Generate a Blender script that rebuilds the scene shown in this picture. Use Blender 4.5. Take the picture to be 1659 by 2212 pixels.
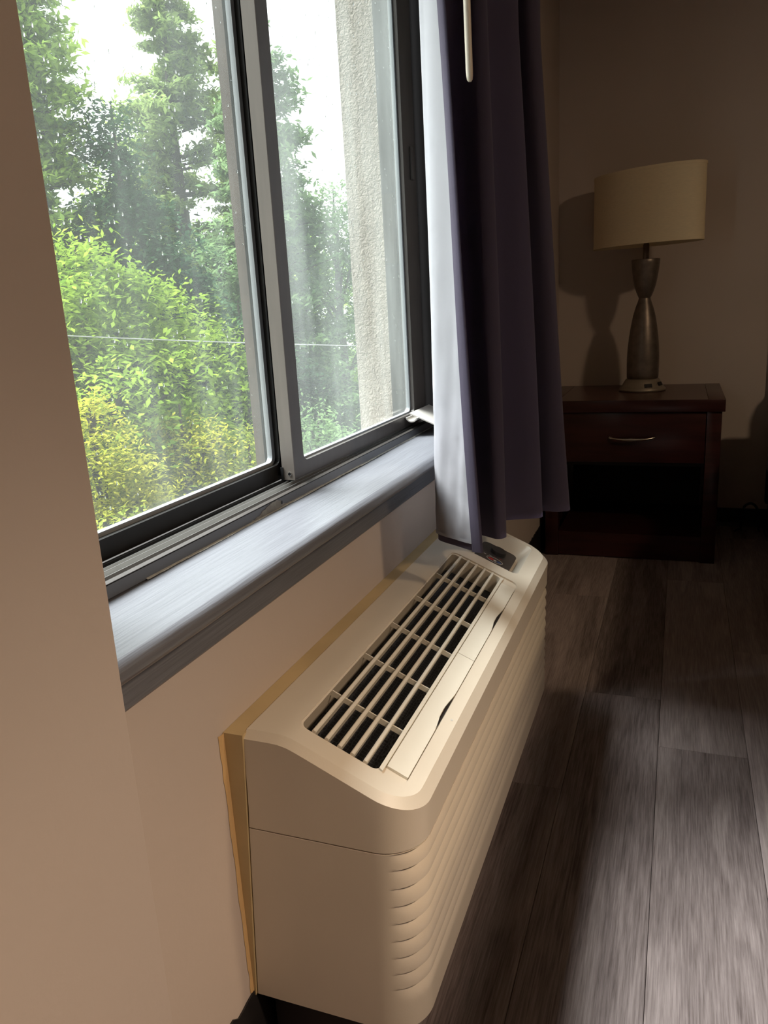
import bpy, bmesh, math, random
import numpy as np
from mathutils import Vector, Matrix

for o in list(bpy.data.objects):
    bpy.data.objects.remove(o, do_unlink=True)
scene = bpy.context.scene
C = scene.collection
W, H = 1659, 2212

# ------------------------------------------------------------------ camera
cam_d = bpy.data.cameras.new('camera')
cam = bpy.data.objects.new('camera', cam_d)
C.objects.link(cam)
scene.camera = cam
cam_d.sensor_fit = 'VERTICAL'
cam_d.sensor_height = 24.0
cam_d.lens = 1677.5 / H * 24.0
cam_d.clip_start = 0.02
cam_d.clip_end = 300
yaw, pit, rol = -0.3691, 0.2537, -0.0564
fw = Vector((math.sin(yaw) * math.cos(pit), math.cos(yaw) * math.cos(pit), -math.sin(pit)))
rt = Vector((math.cos(yaw), -math.sin(yaw), 0))
up = rt.cross(fw)
r2 = rt * math.cos(rol) + up * math.sin(rol)
u2 = -rt * math.sin(rol) + up * math.cos(rol)
M = Matrix((r2, u2, -fw)).transposed().to_4x4()
M.translation = Vector((0.5416, -0.7728, 1.0604))
cam.matrix_world = M

# ------------------------------------------------------------------ world: even overcast sky
world = bpy.data.worlds.new('sky')
scene.world = world
world.use_nodes = True
bg = world.node_tree.nodes['Background']
bg.inputs['Color'].default_value = (0.96, 0.97, 1.0, 1)
bg.inputs['Strength'].default_value = 2.6

# the sun behind thin cloud: a very wide soft disc
sd = bpy.data.lights.new('cloudy_sun', 'SUN')
sd.energy = 26.5
sd.angle = math.radians(44)
sd.color = (0.99, 0.98, 1.0)
sun = bpy.data.objects.new('cloudy_sun', sd)
C.objects.link(sun)
sun.rotation_euler = Vector((0.49, -0.02, -0.866)).to_track_quat('-Z', 'Y').to_euler()

# warm ceiling lamp of the room, behind and to the right of the camera
ld = bpy.data.lights.new('ceiling_lamp', 'AREA')
ld.shape = 'DISK'
ld.size = 0.22
ld.energy = 24
ld.color = (1.0, 0.76, 0.50)
lamp = bpy.data.objects.new('ceiling_lamp', ld)
C.objects.link(lamp)
lamp.location = (2.35, 0.30, 2.38)
lamp.rotation_euler = (0, 0, 0)

# tall shaded lamp above the added table, its light falls downwards out of the shade
ld2 = bpy.data.lights.new('shaded_lamp', 'SPOT')
ld2.spot_size = math.radians(126)
ld2.spot_blend = 0.75
ld2.shadow_soft_size = 0.07
ld2.energy = 76
ld2.color = (1.0, 0.77, 0.575)
lamp2 = bpy.data.objects.new('shaded_lamp', ld2)
C.objects.link(lamp2)
lamp2.location = (1.30, -0.34, 1.58)
lamp2.rotation_euler = Vector((-0.10, -0.08, -1.0)).to_track_quat('-Z', 'Y').to_euler()

scene.view_settings.view_transform = 'Standard'
scene.view_settings.look = 'None'
scene.view_settings.exposure = 0.0
scene.view_settings.gamma = 1.0
scene.view_settings.use_curve_mapping = False

# ------------------------------------------------------------------ helpers
def link(name, me, m=None, parent=None):
    o = bpy.data.objects.new(name, me)
    C.objects.link(o)
    if m is not None:
        me.materials.append(m)
    if parent is not None:
        o.parent = parent
    return o

def obj(name, bm, m=None, parent=None, smooth=False, angle=35):
    me = bpy.data.meshes.new(name)
    bm.normal_update()
    bm.to_mesh(me)
    bm.free()
    if smooth:
        me.polygons.foreach_set('use_smooth', [True] * len(me.polygons))
        try:
            me.set_sharp_from_angle(angle=math.radians(angle))
        except Exception:
            pass
    return link(name, me, m, parent)

def empty(name, loc=(0, 0, 0), rz=0):
    o = bpy.data.objects.new(name, None)
    C.objects.link(o)
    o.location = loc
    o.rotation_euler = (0, 0, rz)
    o.empty_display_size = 0.1
    return o

def tag(o, label=None, cat=None, group=None, kind=None):
    if label: o['label'] = label
    if cat: o['category'] = cat
    if group: o['group'] = group
    if kind: o['kind'] = kind
    return o

def box(bm, x0, x1, y0, y1, z0, z1, bev=0.0, seg=2):
    r = bmesh.ops.create_cube(bm, size=1.0)
    vs = r['verts']
    for v in vs:
        v.co = Vector(((x0 + x1) / 2 + v.co.x * (x1 - x0), (y0 + y1) / 2 + v.co.y * (y1 - y0), (z0 + z1) / 2 + v.co.z * (z1 - z0)))
    if bev > 0:
        es = list({e for v in vs for e in v.link_edges})
        bmesh.ops.bevel(bm, geom=es, offset=bev, segments=seg, affect='EDGES', profile=0.5)
    return vs

def boxo(name, d, m, parent=None, bev=0.0, smooth=None):
    bm = bmesh.new()
    box(bm, *d, bev=bev)
    return obj(name, bm, m, parent, smooth=(bev > 0) if smooth is None else smooth)

def tube(bm, pts, r, seg=10, cap=True):
    rings = []
    n = len(pts)
    pts = [Vector(p) for p in pts]
    rr = r if isinstance(r, (list, tuple)) else [r] * n
    for i, p in enumerate(pts):
        t = (pts[min(i + 1, n - 1)] - pts[max(i - 1, 0)]).normalized()
        a = Vector((0, 0, 1)) if abs(t.z) < 0.9 else Vector((1, 0, 0))
        e1 = t.cross(a).normalized()
        e2 = t.cross(e1).normalized()
        rings.append([bm.verts.new(p + (e1 * math.cos(2 * math.pi * k / seg) + e2 * math.sin(2 * math.pi * k / seg)) * rr[i]) for k in range(seg)])
    for i in range(n - 1):
        for k in range(seg):
            bm.faces.new((rings[i][k], rings[i][(k + 1) % seg], rings[i + 1][(k + 1) % seg], rings[i + 1][k]))
    if cap:
        bm.faces.new(rings[0][::-1])
        bm.faces.new(rings[-1])
    bmesh.ops.recalc_face_normals(bm, faces=bm.faces[:])

def lathe(bm, prof, seg=40, sx=1.0, sy=1.0, c=(0, 0)):
    rings = []
    for r, z in prof:
        rings.append([bm.verts.new((c[0] + r * sx * math.cos(2 * math.pi * k / seg), c[1] + r * sy * math.sin(2 * math.pi * k / seg), z)) for k in range(seg)])
    for i in range(len(rings) - 1):
        for k in range(seg):
            bm.faces.new((rings[i][k], rings[i][(k + 1) % seg], rings[i + 1][(k + 1) % seg], rings[i + 1][k]))
    bm.faces.new(rings[0][::-1])
    bm.faces.new(rings[-1])

def extrude_y(bm, prof, y0, y1):
    """closed (x,z) profile run along y"""
    a = [bm.verts.new((x, y0, z)) for x, z in prof]
    b = [bm.verts.new((x, y1, z)) for x, z in prof]
    n = len(prof)
    for i in range(n):
        j = (i + 1) % n
        bm.faces.new((a[i], a[j], b[j], b[i]))
    bm.faces.new(a[::-1]); bm.faces.new(b)
    bmesh.ops.recalc_face_normals(bm, faces=bm.faces[:])

def prism(bm, pts, fn, d0, d1):
    """2-D outline pts mapped with fn(a, b, d), thick from d0 to d1"""
    a = [bm.verts.new(fn(p[0], p[1], d0)) for p in pts]
    b = [bm.verts.new(fn(p[0], p[1], d1)) for p in pts]
    n = len(pts)
    for i in range(n):
        j = (i + 1) % n
        bm.faces.new((a[i], a[j], b[j], b[i]))
    bm.faces.new(a[::-1]); bm.faces.new(b)
    bmesh.ops.recalc_face_normals(bm, faces=bm.faces[:])

def rrect(a0, a1, b0, b1, r, n=5):
    out = []
    for cx, cy, s in ((a1 - r, b1 - r, 0), (a0 + r, b1 - r, 90), (a0 + r, b0 + r, 180), (a1 - r, b0 + r, 270)):
        for k in range(n + 1):
            t = math.radians(s + 90 * k / n)
            out.append((cx + r * math.cos(t), cy + r * math.sin(t)))
    return out

def ring_prism(bm, outer, inner, fn, d0, d1):
    """flat ring between two outlines with the same number of points"""
    n = len(outer)
    vo0 = [bm.verts.new(fn(p[0], p[1], d0)) for p in outer]; vi0 = [bm.verts.new(fn(p[0], p[1], d0)) for p in inner]
    vo1 = [bm.verts.new(fn(p[0], p[1], d1)) for p in outer]; vi1 = [bm.verts.new(fn(p[0], p[1], d1)) for p in inner]
    for i in range(n):
        j = (i + 1) % n
        bm.faces.new((vo0[i], vo0[j], vo1[j], vo1[i])); bm.faces.new((vi0[j], vi0[i], vi1[i], vi1[j]))
        bm.faces.new((vo1[i], vo1[j], vi1[j], vi1[i])); bm.faces.new((vo0[j], vo0[i], vi0[i], vi0[j]))
    bmesh.ops.recalc_face_normals(bm, faces=bm.faces[:])

# ------------------------------------------------------------------ materials
def new_mat(name):
    m = bpy.data.materials.new(name)
    m.use_nodes = True
    nt = m.node_tree
    return m, nt, nt.nodes['Principled BSDF'], nt.nodes['Material Output']

def nd(nt, t, **kw):
    n = nt.nodes.new(t)
    for k, v in kw.items():
        if k.startswith('i_'):
            n.inputs[k[2:].replace('_', ' ')].default_value = v
        else:
            setattr(n, k, v)
    return n

def mat(name, col, rough=0.6, spec=0.5, metal=0.0, var=0.0, vscale=8.0, bump=0.0, bscale=200.0, stretch=(1, 1, 1), sheen=0.0, col2=None):
    m, nt, p, out = new_mat(name)
    p.inputs['Base Color'].default_value = (*col, 1)
    p.inputs['Roughness'].default_value = rough
    p.inputs['Specular IOR Level'].default_value = spec
    p.inputs['Metallic'].default_value = metal
    if sheen: p.inputs['Sheen Weight'].default_value = sheen
    tc = nd(nt, 'ShaderNodeTexCoord')
    mp = nd(nt, 'ShaderNodeMapping')
    mp.inputs['Scale'].default_value = stretch
    nt.links.new(tc.outputs['Object'], mp.inputs['Vector'])
    if var > 0:
        nz = nd(nt, 'ShaderNodeTexNoise')
        nz.inputs['Scale'].default_value = vscale
        nz.inputs['Detail'].default_value = 5
        nt.links.new(mp.outputs['Vector'], nz.inputs['Vector'])
        rp = nd(nt, 'ShaderNodeValToRGB')
        c2 = col2 if col2 else tuple(c * (1 - var) for c in col)
        rp.color_ramp.elements[0].position = 0.35
        rp.color_ramp.elements[1].position = 0.65
        rp.color_ramp.elements[0].color = (*c2, 1)
        rp.color_ramp.elements[1].color = (*col, 1)
        nt.links.new(nz.outputs['Fac'], rp.inputs['Fac'])
        nt.links.new(rp.outputs['Color'], p.inputs['Base Color'])
    if bump > 0:
        nb = nd(nt, 'ShaderNodeTexNoise')
        nb.inputs['Scale'].default_value = bscale
        nb.inputs['Detail'].default_value = 3
        nt.links.new(mp.outputs['Vector'], nb.inputs['Vector'])
        b = nd(nt, 'ShaderNodeBump')
        b.inputs['Strength'].default_value = bump
        b.inputs['Distance'].default_value = 0.002
        nt.links.new(nb.outputs['Fac'], b.inputs['Height'])
        nt.links.new(b.outputs['Normal'], p.inputs['Normal'])
    return m

M_wall = mat('warm_grey_wall_paint', (0.57, 0.483, 0.425), rough=0.75, spec=0.25, var=0.04, vscale=3, bump=0.10, bscale=120)
M_ceil = mat('ceiling_white', (0.70, 0.67, 0.62), rough=0.9, bump=0.2, bscale=90)
M_base = mat('black_vinyl_base', (0.018, 0.016, 0.016), rough=0.45, var=0.3, vscale=20)
M_stucco = mat('stucco', (0.37, 0.33, 0.285), rough=0.95, spec=0.1, var=0.16, vscale=14)
# stucco relief
nt = M_stucco.node_tree; p = nt.nodes['Principled BSDF']
tc = nd(nt, 'ShaderNodeTexCoord'); nz = nd(nt, 'ShaderNodeTexNoise'); nz.inputs['Scale'].default_value = 95; nz.inputs['Detail'].default_value = 3; nz.inputs['Distortion'].default_value = 1.2
nt.links.new(tc.outputs['Object'], nz.inputs['Vector'])
b = nd(nt, 'ShaderNodeBump'); b.inputs['Strength'].default_value = 1.0; b.inputs['Distance'].default_value = 0.008
nt.links.new(nz.outputs['Fac'], b.inputs['Height']); nt.links.new(b.outputs['Normal'], p.inputs['Normal'])

M_sill = mat('grey_gloss_sill_paint', (0.148, 0.150, 0.168), rough=0.32, spec=0.6, var=0.16, vscale=9, stretch=(30, 1.0, 30), bump=0.35, bscale=9)
M_bronze = mat('bronze_aluminium', (0.011, 0.0092, 0.0085), rough=0.42, spec=0.3, metal=0.0, var=0.25, vscale=14, stretch=(4, 4, 1))
M_bronze_l = mat('bronze_aluminium_face', (0.085, 0.074, 0.068), rough=0.42, spec=0.6, metal=0.3, var=0.15, vscale=10, stretch=(6, 6, 1))
M_blackrub = mat('black_rubber', (0.008, 0.008, 0.009), rough=0.6)
M_rail = mat('bare_aluminium_rail', (0.75, 0.74, 0.72), rough=0.25, metal=0.9)
M_gasket = mat('white_glazing_gasket', (0.27, 0.285, 0.30), rough=0.5)
M_caulk = mat('grey_painted_frame', (0.10, 0.103, 0.112), rough=0.45, var=0.2, vscale=16, stretch=(1, .3, 1))
M_chip = mat('chipped_bare_paint', (0.42, 0.40, 0.36), rough=0.8, var=0.3, vscale=60)
M_whitepl = mat('white_vinyl', (0.50, 0.47, 0.43), rough=0.35, spec=0.5)
M_ac = mat('cream_plastic', (0.66, 0.585, 0.48), rough=0.42, spec=0.45, var=0.05, vscale=5, bump=0.06, bscale=700)
M_ac2 = mat('pale_cream_plastic', (0.74, 0.69, 0.59), rough=0.38, spec=0.45, var=0.03, vscale=6)
M_sleeve = mat('yellowed_sleeve', (0.56, 0.42, 0.22), rough=0.6, var=0.15, vscale=9)
M_acdark = mat('control_well_dark', (0.06, 0.05, 0.045), rough=0.5)
M_spot = mat('scuff_mark', (0.10, 0.07, 0.05), rough=0.8)
M_red = mat('label_red', (0.45, 0.03, 0.03), rough=0.4)
M_blue = mat('label_blue', (0.05, 0.10, 0.28), rough=0.4)
M_lab = mat('label_white', (0.55, 0.53, 0.5), rough=0.4)
M_knob = mat('dark_knob', (0.05, 0.045, 0.045), rough=0.35)
M_lining = mat('white_blackout_lining', (0.55, 0.54, 0.58), rough=0.65, spec=0.3, var=0.04, vscale=6, bump=0.12, bscale=30)
M_curtain = mat('plum_grey_curtain', (0.128, 0.108, 0.158), rough=0.9, spec=0.1, sheen=0.15, bump=0.2, bscale=900)
M_wand = mat('white_wand', (0.62, 0.55, 0.46), rough=0.35)
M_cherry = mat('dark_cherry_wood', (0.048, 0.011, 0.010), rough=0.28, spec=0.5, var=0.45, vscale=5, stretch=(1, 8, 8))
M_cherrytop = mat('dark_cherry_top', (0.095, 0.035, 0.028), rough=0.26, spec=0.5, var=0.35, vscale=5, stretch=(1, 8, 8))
M_black = mat('black_interior', (0.012, 0.009, 0.009), rough=0.7)
M_nickel = mat('brushed_nickel', (0.55, 0.50, 0.43), rough=0.3, metal=1.0)
M_lampb = mat('bronze_lamp_metal', (0.24, 0.195, 0.165), rough=0.40, metal=0.75, var=0.25, vscale=40, bump=0.1, bscale=300)
M_lampbase = mat('bronze_lamp_base', (0.32, 0.265, 0.205), rough=0.45, metal=0.5, var=0.15, vscale=30)
M_shade = mat('linen_shade', (0.86, 0.72, 0.49), rough=0.9, spec=0.1, var=0.06, vscale=60, stretch=(1, 1, 6), bump=0.25, bscale=500)
M_cable = mat('black_cable', (0.015, 0.014, 0.014), rough=0.5)
M_bedbase = mat('black_bed_base', (0.016, 0.014, 0.015), rough=0.85)
M_linen = mat('bed_linen', (0.30, 0.29, 0.29), rough=0.9)
M_wire = mat('grey_wire', (0.30, 0.30, 0.31), rough=0.6)

# filter grid in the air outlet: dark honeycomb mesh
def filter_mat():
    m, nt, p, out = new_mat('dark_honeycomb_filter')
    tc = nd(nt, 'ShaderNodeTexCoord')
    v = nd(nt, 'ShaderNodeTexVoronoi'); v.feature = 'DISTANCE_TO_EDGE'; v.inputs['Scale'].default_value = 130; v.inputs['Randomness'].default_value = 0.25
    nt.links.new(tc.outputs['Object'], v.inputs['Vector'])
    r = nd(nt, 'ShaderNodeValToRGB'); r.color_ramp.elements[0].position = 0.04; r.color_ramp.elements[1].position = 0.10
    r.color_ramp.elements[0].color = (0.055, 0.055, 0.06, 1); r.color_ramp.elements[1].color = (0.008, 0.008, 0.010, 1)
    nt.links.new(v.outputs['Distance'], r.inputs['Fac']); nt.links.new(r.outputs['Color'], p.inputs['Base Color'])
    p.inputs['Roughness'].default_value = 0.7
    return m
M_filter = filter_mat()

# vinyl plank: grey-brown oak print, each plank shifted by its own random value
def plank_mat():
    m, nt, p, out = new_mat('grey_oak_plank')
    L = nt.links.new
    tc = nd(nt, 'ShaderNodeTexCoord'); oi = nd(nt, 'ShaderNodeObjectInfo')
    sc = nd(nt, 'ShaderNodeVectorMath', operation='SCALE'); sc.inputs[0].default_value = (37.0, 11.0, 5.0)
    L(oi.outputs['Random'], sc.inputs['Scale'])
    ad = nd(nt, 'ShaderNodeVectorMath', operation='ADD'); L(tc.outputs['Object'], ad.inputs[0]); L(sc.outputs[0], ad.inputs[1])
    mp = nd(nt, 'ShaderNodeMapping'); mp.inputs['Scale'].default_value = (210, 6.5, 1); L(ad.outputs[0], mp.inputs['Vector'])
    fine = nd(nt, 'ShaderNodeTexNoise'); fine.inputs['Scale'].default_value = 1.6; fine.inputs['Detail'].default_value = 6; fine.inputs['Roughness'].default_value = 0.65
    L(mp.outputs[0], fine.inputs['Vector'])
    mp2 = nd(nt, 'ShaderNodeMapping'); mp2.inputs['Scale'].default_value = (11, 1.0, 1); L(ad.outputs[0], mp2.inputs['Vector'])
    big = nd(nt, 'ShaderNodeTexNoise'); big.inputs['Scale'].default_value = 1.2; big.inputs['Detail'].default_value = 3; big.inputs['Distortion'].default_value = 0.6
    L(mp2.outputs[0], big.inputs['Vector'])
    mul = nd(nt, 'ShaderNodeMath', operation='MULTIPLY'); mul.inputs[1].default_value = 34.0; L(big.outputs['Fac'], mul.inputs[0])
    sn = nd(nt, 'ShaderNodeMath', operation='SINE'); L(mul.outputs[0], sn.inputs[0])
    fsc = nd(nt, 'ShaderNodeMath', operation='MULTIPLY_ADD'); fsc.inputs[1].default_value = 0.62; fsc.inputs[2].default_value = 0.19; L(fine.outputs['Fac'], fsc.inputs[0])
    m1 = nd(nt, 'ShaderNodeMath', operation='MULTIPLY_ADD'); m1.inputs[1].default_value = 0.035; L(sn.outputs[0], m1.inputs[0]); L(fsc.outputs[0], m1.inputs[2])
    m2 = nd(nt, 'ShaderNodeMath', operation='MULTIPLY_ADD'); m2.inputs[1].default_value = 0.42; m2.inputs[2].default_value = -0.205; L(big.outputs['Fac'], m2.inputs[0])
    m3 = nd(nt, 'ShaderNodeMath', operation='ADD'); L(m1.outputs[0], m3.inputs[0]); L(m2.outputs[0], m3.inputs[1])
    pl = nd(nt, 'ShaderNodeMath', operation='MULTIPLY_ADD'); pl.inputs[1].default_value = 0.22; pl.inputs[2].default_value = -0.11; L(oi.outputs['Random'], pl.inputs[0])
    m4 = nd(nt, 'ShaderNodeMath', operation='ADD'); L(m3.outputs[0], m4.inputs[0]); L(pl.outputs[0], m4.inputs[1])
    rp = nd(nt, 'ShaderNodeValToRGB')
    e = rp.color_ramp.elements
    e[0].position = 0.28; e[0].color = (0.103, 0.075, 0.069, 1)
    e[1].position = 0.74; e[1].color = (0.51, 0.415, 0.395, 1)
    x = e.new(0.5); x.color = (0.295, 0.235, 0.223, 1)
    L(m4.outputs[0], rp.inputs['Fac']); L(rp.outputs['Color'], p.inputs['Base Color'])
    p.inputs['Roughness'].default_value = 0.55
    p.inputs['Specular IOR Level'].default_value = 0.35
    bp = nd(nt, 'ShaderNodeBump'); bp.inputs['Strength'].default_value = 0.25; bp.inputs['Distance'].default_value = 0.001
    L(fine.outputs['Fac'], bp.inputs['Height']); L(bp.outputs['Normal'], p.inputs['Normal'])
    return m
M_plank = plank_mat()

# window glass: clear with a mirror sheen and patchy dried-on haze
def glass_mat(name, haze, seed):
    m, nt, p, out = new_mat(name)
    L = nt.links.new
    nt.nodes.remove(p)
    tr = nd(nt, 'ShaderNodeBsdfTransparent'); tr.inputs['Color'].default_value = (0.93, 0.965, 0.95, 1)
    gl = nd(nt, 'ShaderNodeBsdfGlossy'); gl.inputs['Roughness'].default_value = 0.02
    lw = nd(nt, 'ShaderNodeLayerWeight'); lw.inputs['Blend'].default_value = 0.5
    pw_ = nd(nt, 'ShaderNodeMath', operation='POWER'); pw_.inputs[1].default_value = 4.0; L(lw.outputs['Facing'], pw_.inputs[0])
    fr = nd(nt, 'ShaderNodeMath', operation='MULTIPLY_ADD'); fr.inputs[1].default_value = 0.55; fr.inputs[2].default_value = 0.03; L(pw_.outputs[0], fr.inputs[0])
    mx = nd(nt, 'ShaderNodeMixShader'); L(fr.outputs[0], mx.inputs['Fac']); L(tr.outputs[0], mx.inputs[1]); L(gl.outputs[0], mx.inputs[2])
    tl = nd(nt, 'ShaderNodeBsdfTranslucent'); tl.inputs['Color'].default_value = (0.80, 0.86, 0.84, 1)
    tc = nd(nt, 'ShaderNodeTexCoord')
    mp = nd(nt, 'ShaderNodeMapping'); mp.inputs['Location'].default_value = (seed, seed, seed); mp.inputs['Scale'].default_value = (1, 5.0, 0.9)
    L(tc.outputs['Object'], mp.inputs['Vector'])
    nz = nd(nt, 'ShaderNodeTexNoise'); nz.inputs['Scale'].default_value = 2.2; nz.inputs['Detail'].default_value = 5; nz.inputs['Roughness'].default_value = 0.55
    L(mp.outputs[0], nz.inputs['Vector'])
    rp = nd(nt, 'ShaderNodeValToRGB'); rp.color_ramp.elements[0].position = 0.38; rp.color_ramp.elements[1].position = 0.72
    rp.color_ramp.elements[0].color = (haze * 0.35,) * 3 + (1,); rp.color_ramp.elements[1].color = (haze,) * 3 + (1,)
    L(nz.outputs['Fac'], rp.inputs['Fac'])
    m2 = nd(nt, 'ShaderNodeMixShader'); L(rp.outputs['Color'], m2.inputs['Fac']); L(mx.outputs[0], m2.inputs[1]); L(tl.outputs[0], m2.inputs[2])
    L(m2.outputs[0], out.inputs['Surface'])
    return m
M_glassL = glass_mat('hazy_window_glass', 0.036, 1.3)
M_glassR = glass_mat('streaked_window_glass', 0.065, 7.7)
def drop_mat():
    m, nt, p, out = new_mat('rain_drop')
    p.inputs['Base Color'].default_value = (1, 1, 1, 1)
    p.inputs['Roughness'].default_value = 0.05
    p.inputs['Transmission Weight'].default_value = 1.0
    p.inputs['IOR'].default_value = 1.33
    return m
M_drop = drop_mat()

def leaf_mat(name, c1, c2, trans=0.35):
    m, nt, p, out = new_mat(name)
    L = nt.links.new
    nt.nodes.remove(p)
    g = nd(nt, 'ShaderNodeNewGeometry')
    rp = nd(nt, 'ShaderNodeValToRGB')
    rp.color_ramp.elements[0].color = (*c1, 1); rp.color_ramp.elements[1].color = (*c2, 1)
    tc = nd(nt, 'ShaderNodeTexCoord'); nz = nd(nt, 'ShaderNodeTexNoise'); nz.inputs['Scale'].default_value = 0.8; nz.inputs['Detail'].default_value = 2
    L(tc.outputs['Object'], nz.inputs['Vector'])
    a = nd(nt, 'ShaderNodeMath', operation='MULTIPLY_ADD'); a.inputs[1].default_value = 0.55; L(g.outputs['Random Per Island'], a.inputs[0])
    b = nd(nt, 'ShaderNodeMath', operation='MULTIPLY_ADD'); b.inputs[1].default_value = 1.2; b.inputs[2].default_value = -0.38; L(nz.outputs['Fac'], b.inputs[0])
    L(b.outputs[0], a.inputs[2]); L(a.outputs[0], rp.inputs['Fac'])
    df = nd(nt, 'ShaderNodeBsdfDiffuse'); L(rp.outputs['Color'], df.inputs['Color'])
    tl = nd(nt, 'ShaderNodeBsdfTranslucent'); L(rp.outputs['Color'], tl.inputs['Color'])
    mx = nd(nt, 'ShaderNodeMixShader'); mx.inputs['Fac'].default_value = trans
    L(df.outputs[0], mx.inputs[1]); L(tl.outputs[0], mx.inputs[2]); L(mx.outputs[0], out.inputs['Surface'])
    return m
M_bark = mat('bark', (0.060, 0.046, 0.036), rough=0.95, var=0.4, vscale=12, stretch=(1, 1, .2))
M_ground = mat('grass_ground', (0.06, 0.10, 0.03), rough=1.0, var=0.4, vscale=1.5)

# ------------------------------------------------------------------ room shell
YB = 3.05          # back wall
YP = -0.2757       # near end of the window recess
XP = 0.094         # face of the near wall pier
WY1 = 1.165        # far jamb of the window opening
SZ = 0.773         # sill height
ZT = 2.12          # window head
RX, RY0, CZ = 5.6, -4.6, 2.46

wl = empty('wall_left'); tag(wl, 'warm grey painted window wall under and beside the window', kind='structure')
boxo('wall_panel', (-0.115, 0.0, YP, YB, -0.02, SZ - 0.03), M_wall, wl)
boxo('wall_panel', (-0.115, 0.0, WY1, YB, SZ - 0.03, ZT), M_wall, wl)
boxo('wall_panel', (-0.115, 0.0, YP, YB, ZT, CZ), M_wall, wl)
wp = boxo('wall_near', (-0.29, XP, RY0, YP, -0.02, CZ), M_wall, bev=0.002); tag(wp, 'plain brownish wall pier at the left edge of the picture', kind='structure')
wb = boxo('wall_back', (-0.115, RX, YB, YB + 0.1, -0.02, CZ), M_wall); tag(wb, 'dim warm grey wall behind the lamp', kind='structure')
wr = boxo('wall_right', (RX, RX + 0.1, RY0, YB, -0.02, CZ), M_wall); tag(wr, 'warm grey wall across the room, out of view', kind='structure')
wf = boxo('wall_front', (-0.29, RX, RY0 - 0.1, RY0, -0.02, CZ), M_wall); tag(wf, 'warm grey wall behind the viewer', kind='structure')
ce = boxo('ceiling', (-0.29, RX + 0.1, RY0 - 0.1, YB + 0.1, CZ, CZ + 0.1), M_ceil); tag(ce, 'white ceiling above the room', kind='structure')
# outside skin of the building
se = empty('wall_exterior'); tag(se, 'beige textured stucco wall outside the right window pane', kind='structure')
boxo('stucco_return', (-0.277, -0.116, 1.205, 6.0, -4.0, 4.5), M_stucco, se)
boxo('stucco_below', (-0.277, -0.116, YP, 1.205, -4.0, 0.70), M_stucco, se)
boxo('stucco_above', (-0.277, -0.116, YP, 1.205, ZT + 0.06, 4.5), M_stucco, se)
boxo('stucco_near', (-0.40, -0.291, -6.0, YP - 0.02, -4.0, 4.5), M_stucco, se)
# jagged black cove base
def cove(name, prof_pts, label):
    bm = bmesh.new()
    prof_pts(bm)
    o = obj(name, bm, M_base)
    return tag(o, label, kind='structure')
def cove_left(bm):
    rnd = random.Random(4)
    ys = np.arange(YP + 0.001, YB - 0.001, 0.012)
    a = []
    for i, y in enumerate(ys):
        z = 0.122 + rnd.uniform(-0.004, 0.003) + (0.006 if -0.09 < y < -0.05 else 0)
        a.append([bm.verts.new((0.0005, y, z)), bm.verts.new((0.003, y, z)), bm.verts.new((0.003, y, 0.018)), bm.verts.new((0.013, y, 0.001)), bm.verts.new((0.0005, y, 0.001))])
    for i in range(len(a) - 1):
        for k in range(5):
            j = (k + 1) % 5
            bm.faces.new((a[i][k], a[i][j], a[i + 1][j], a[i + 1][k]))
    bm.faces.new(a[0]); bm.faces.new(a[-1][::-1])
    bmesh.ops.recalc_face_normals(bm, faces=bm.faces[:])
cove('baseboard_left', cove_left, 'black vinyl base strip with torn top edge along the window wall')
def cove_back(bm):
    pr = [(-0.001, 0.085), (-0.004, 0.085), (-0.004, 0.018), (-0.014, 0.001), (-0.001, 0.001)]
    a = [bm.verts.new((0.014, YB + q, z)) for q, z in pr]; c = [bm.verts.new((RX - 0.01, YB + q, z)) for q, z in pr]
    for i in range(5):
        j = (i + 1) % 5
        bm.faces.new((a[i], a[j], c[j], c[i]))
    bm.faces.new(a[::-1]); bm.faces.new(c)
    bmesh.ops.recalc_face_normals(bm, faces=bm.faces[:])
cove('baseboard_back', cove_back, 'black vinyl base strip at the foot of the wall behind the lamp')

# ------------------------------------------------------------------ floor of planks
fl = boxo('floor', (-0.1, RX, RY0, YB, -0.10, -0.006), M_black)
tag(fl, 'grey-brown wood-look plank floor', kind='structure')
PW, PL = 0.1985, 1.22
x_ref = 0.528
col0 = int(math.floor((0.0 - x_ref) / PW))
ncol = int(math.ceil((3.4 - x_ref) / PW))
rnd = random.Random(11)
ends = {0: 1.0171, -1: 1.2570, 1: 1.62, -2: 0.78}
mesh_cache = {}
for c in range(col0, ncol):
    xa = max(x_ref + c * PW, 0.004); xb = x_ref + (c + 1) * PW
    e = ends.get(c, rnd.uniform(0, PL))
    while e > -1.6: e -= PL
    while e < YB - 0.02:
        ya, yb_ = max(e, -1.7), min(e + PL, YB - 0.006)
        e += PL
        if yb_ - ya < 0.02: continue
        key = (round(xb - xa, 4), round(yb_ - ya, 4))
        if key not in mesh_cache:
            bm = bmesh.new()
            box(bm, -(xb - xa) / 2 + 0.0004, (xb - xa) / 2 - 0.0004, -(yb_ - ya) / 2 + 0.0005, (yb_ - ya) / 2 - 0.0005, -0.006, 0.0)
            es = [ed for ed in bm.edges if all(v.co.z > -0.001 for v in ed.verts)]
            bmesh.ops.bevel(bm, geom=es, offset=0.0006, segments=1, affect='EDGES')
            me = bpy.data.meshes.new('plank'); bm.to_mesh(me); bm.free(); me.materials.append(M_plank)
            mesh_cache[key] = me
        o = bpy.data.objects.new('plank', mesh_cache[key]); C.objects.link(o)
        o.parent = fl
        o.location = ((xa + xb) / 2, (ya + yb_) / 2, 0)

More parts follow.
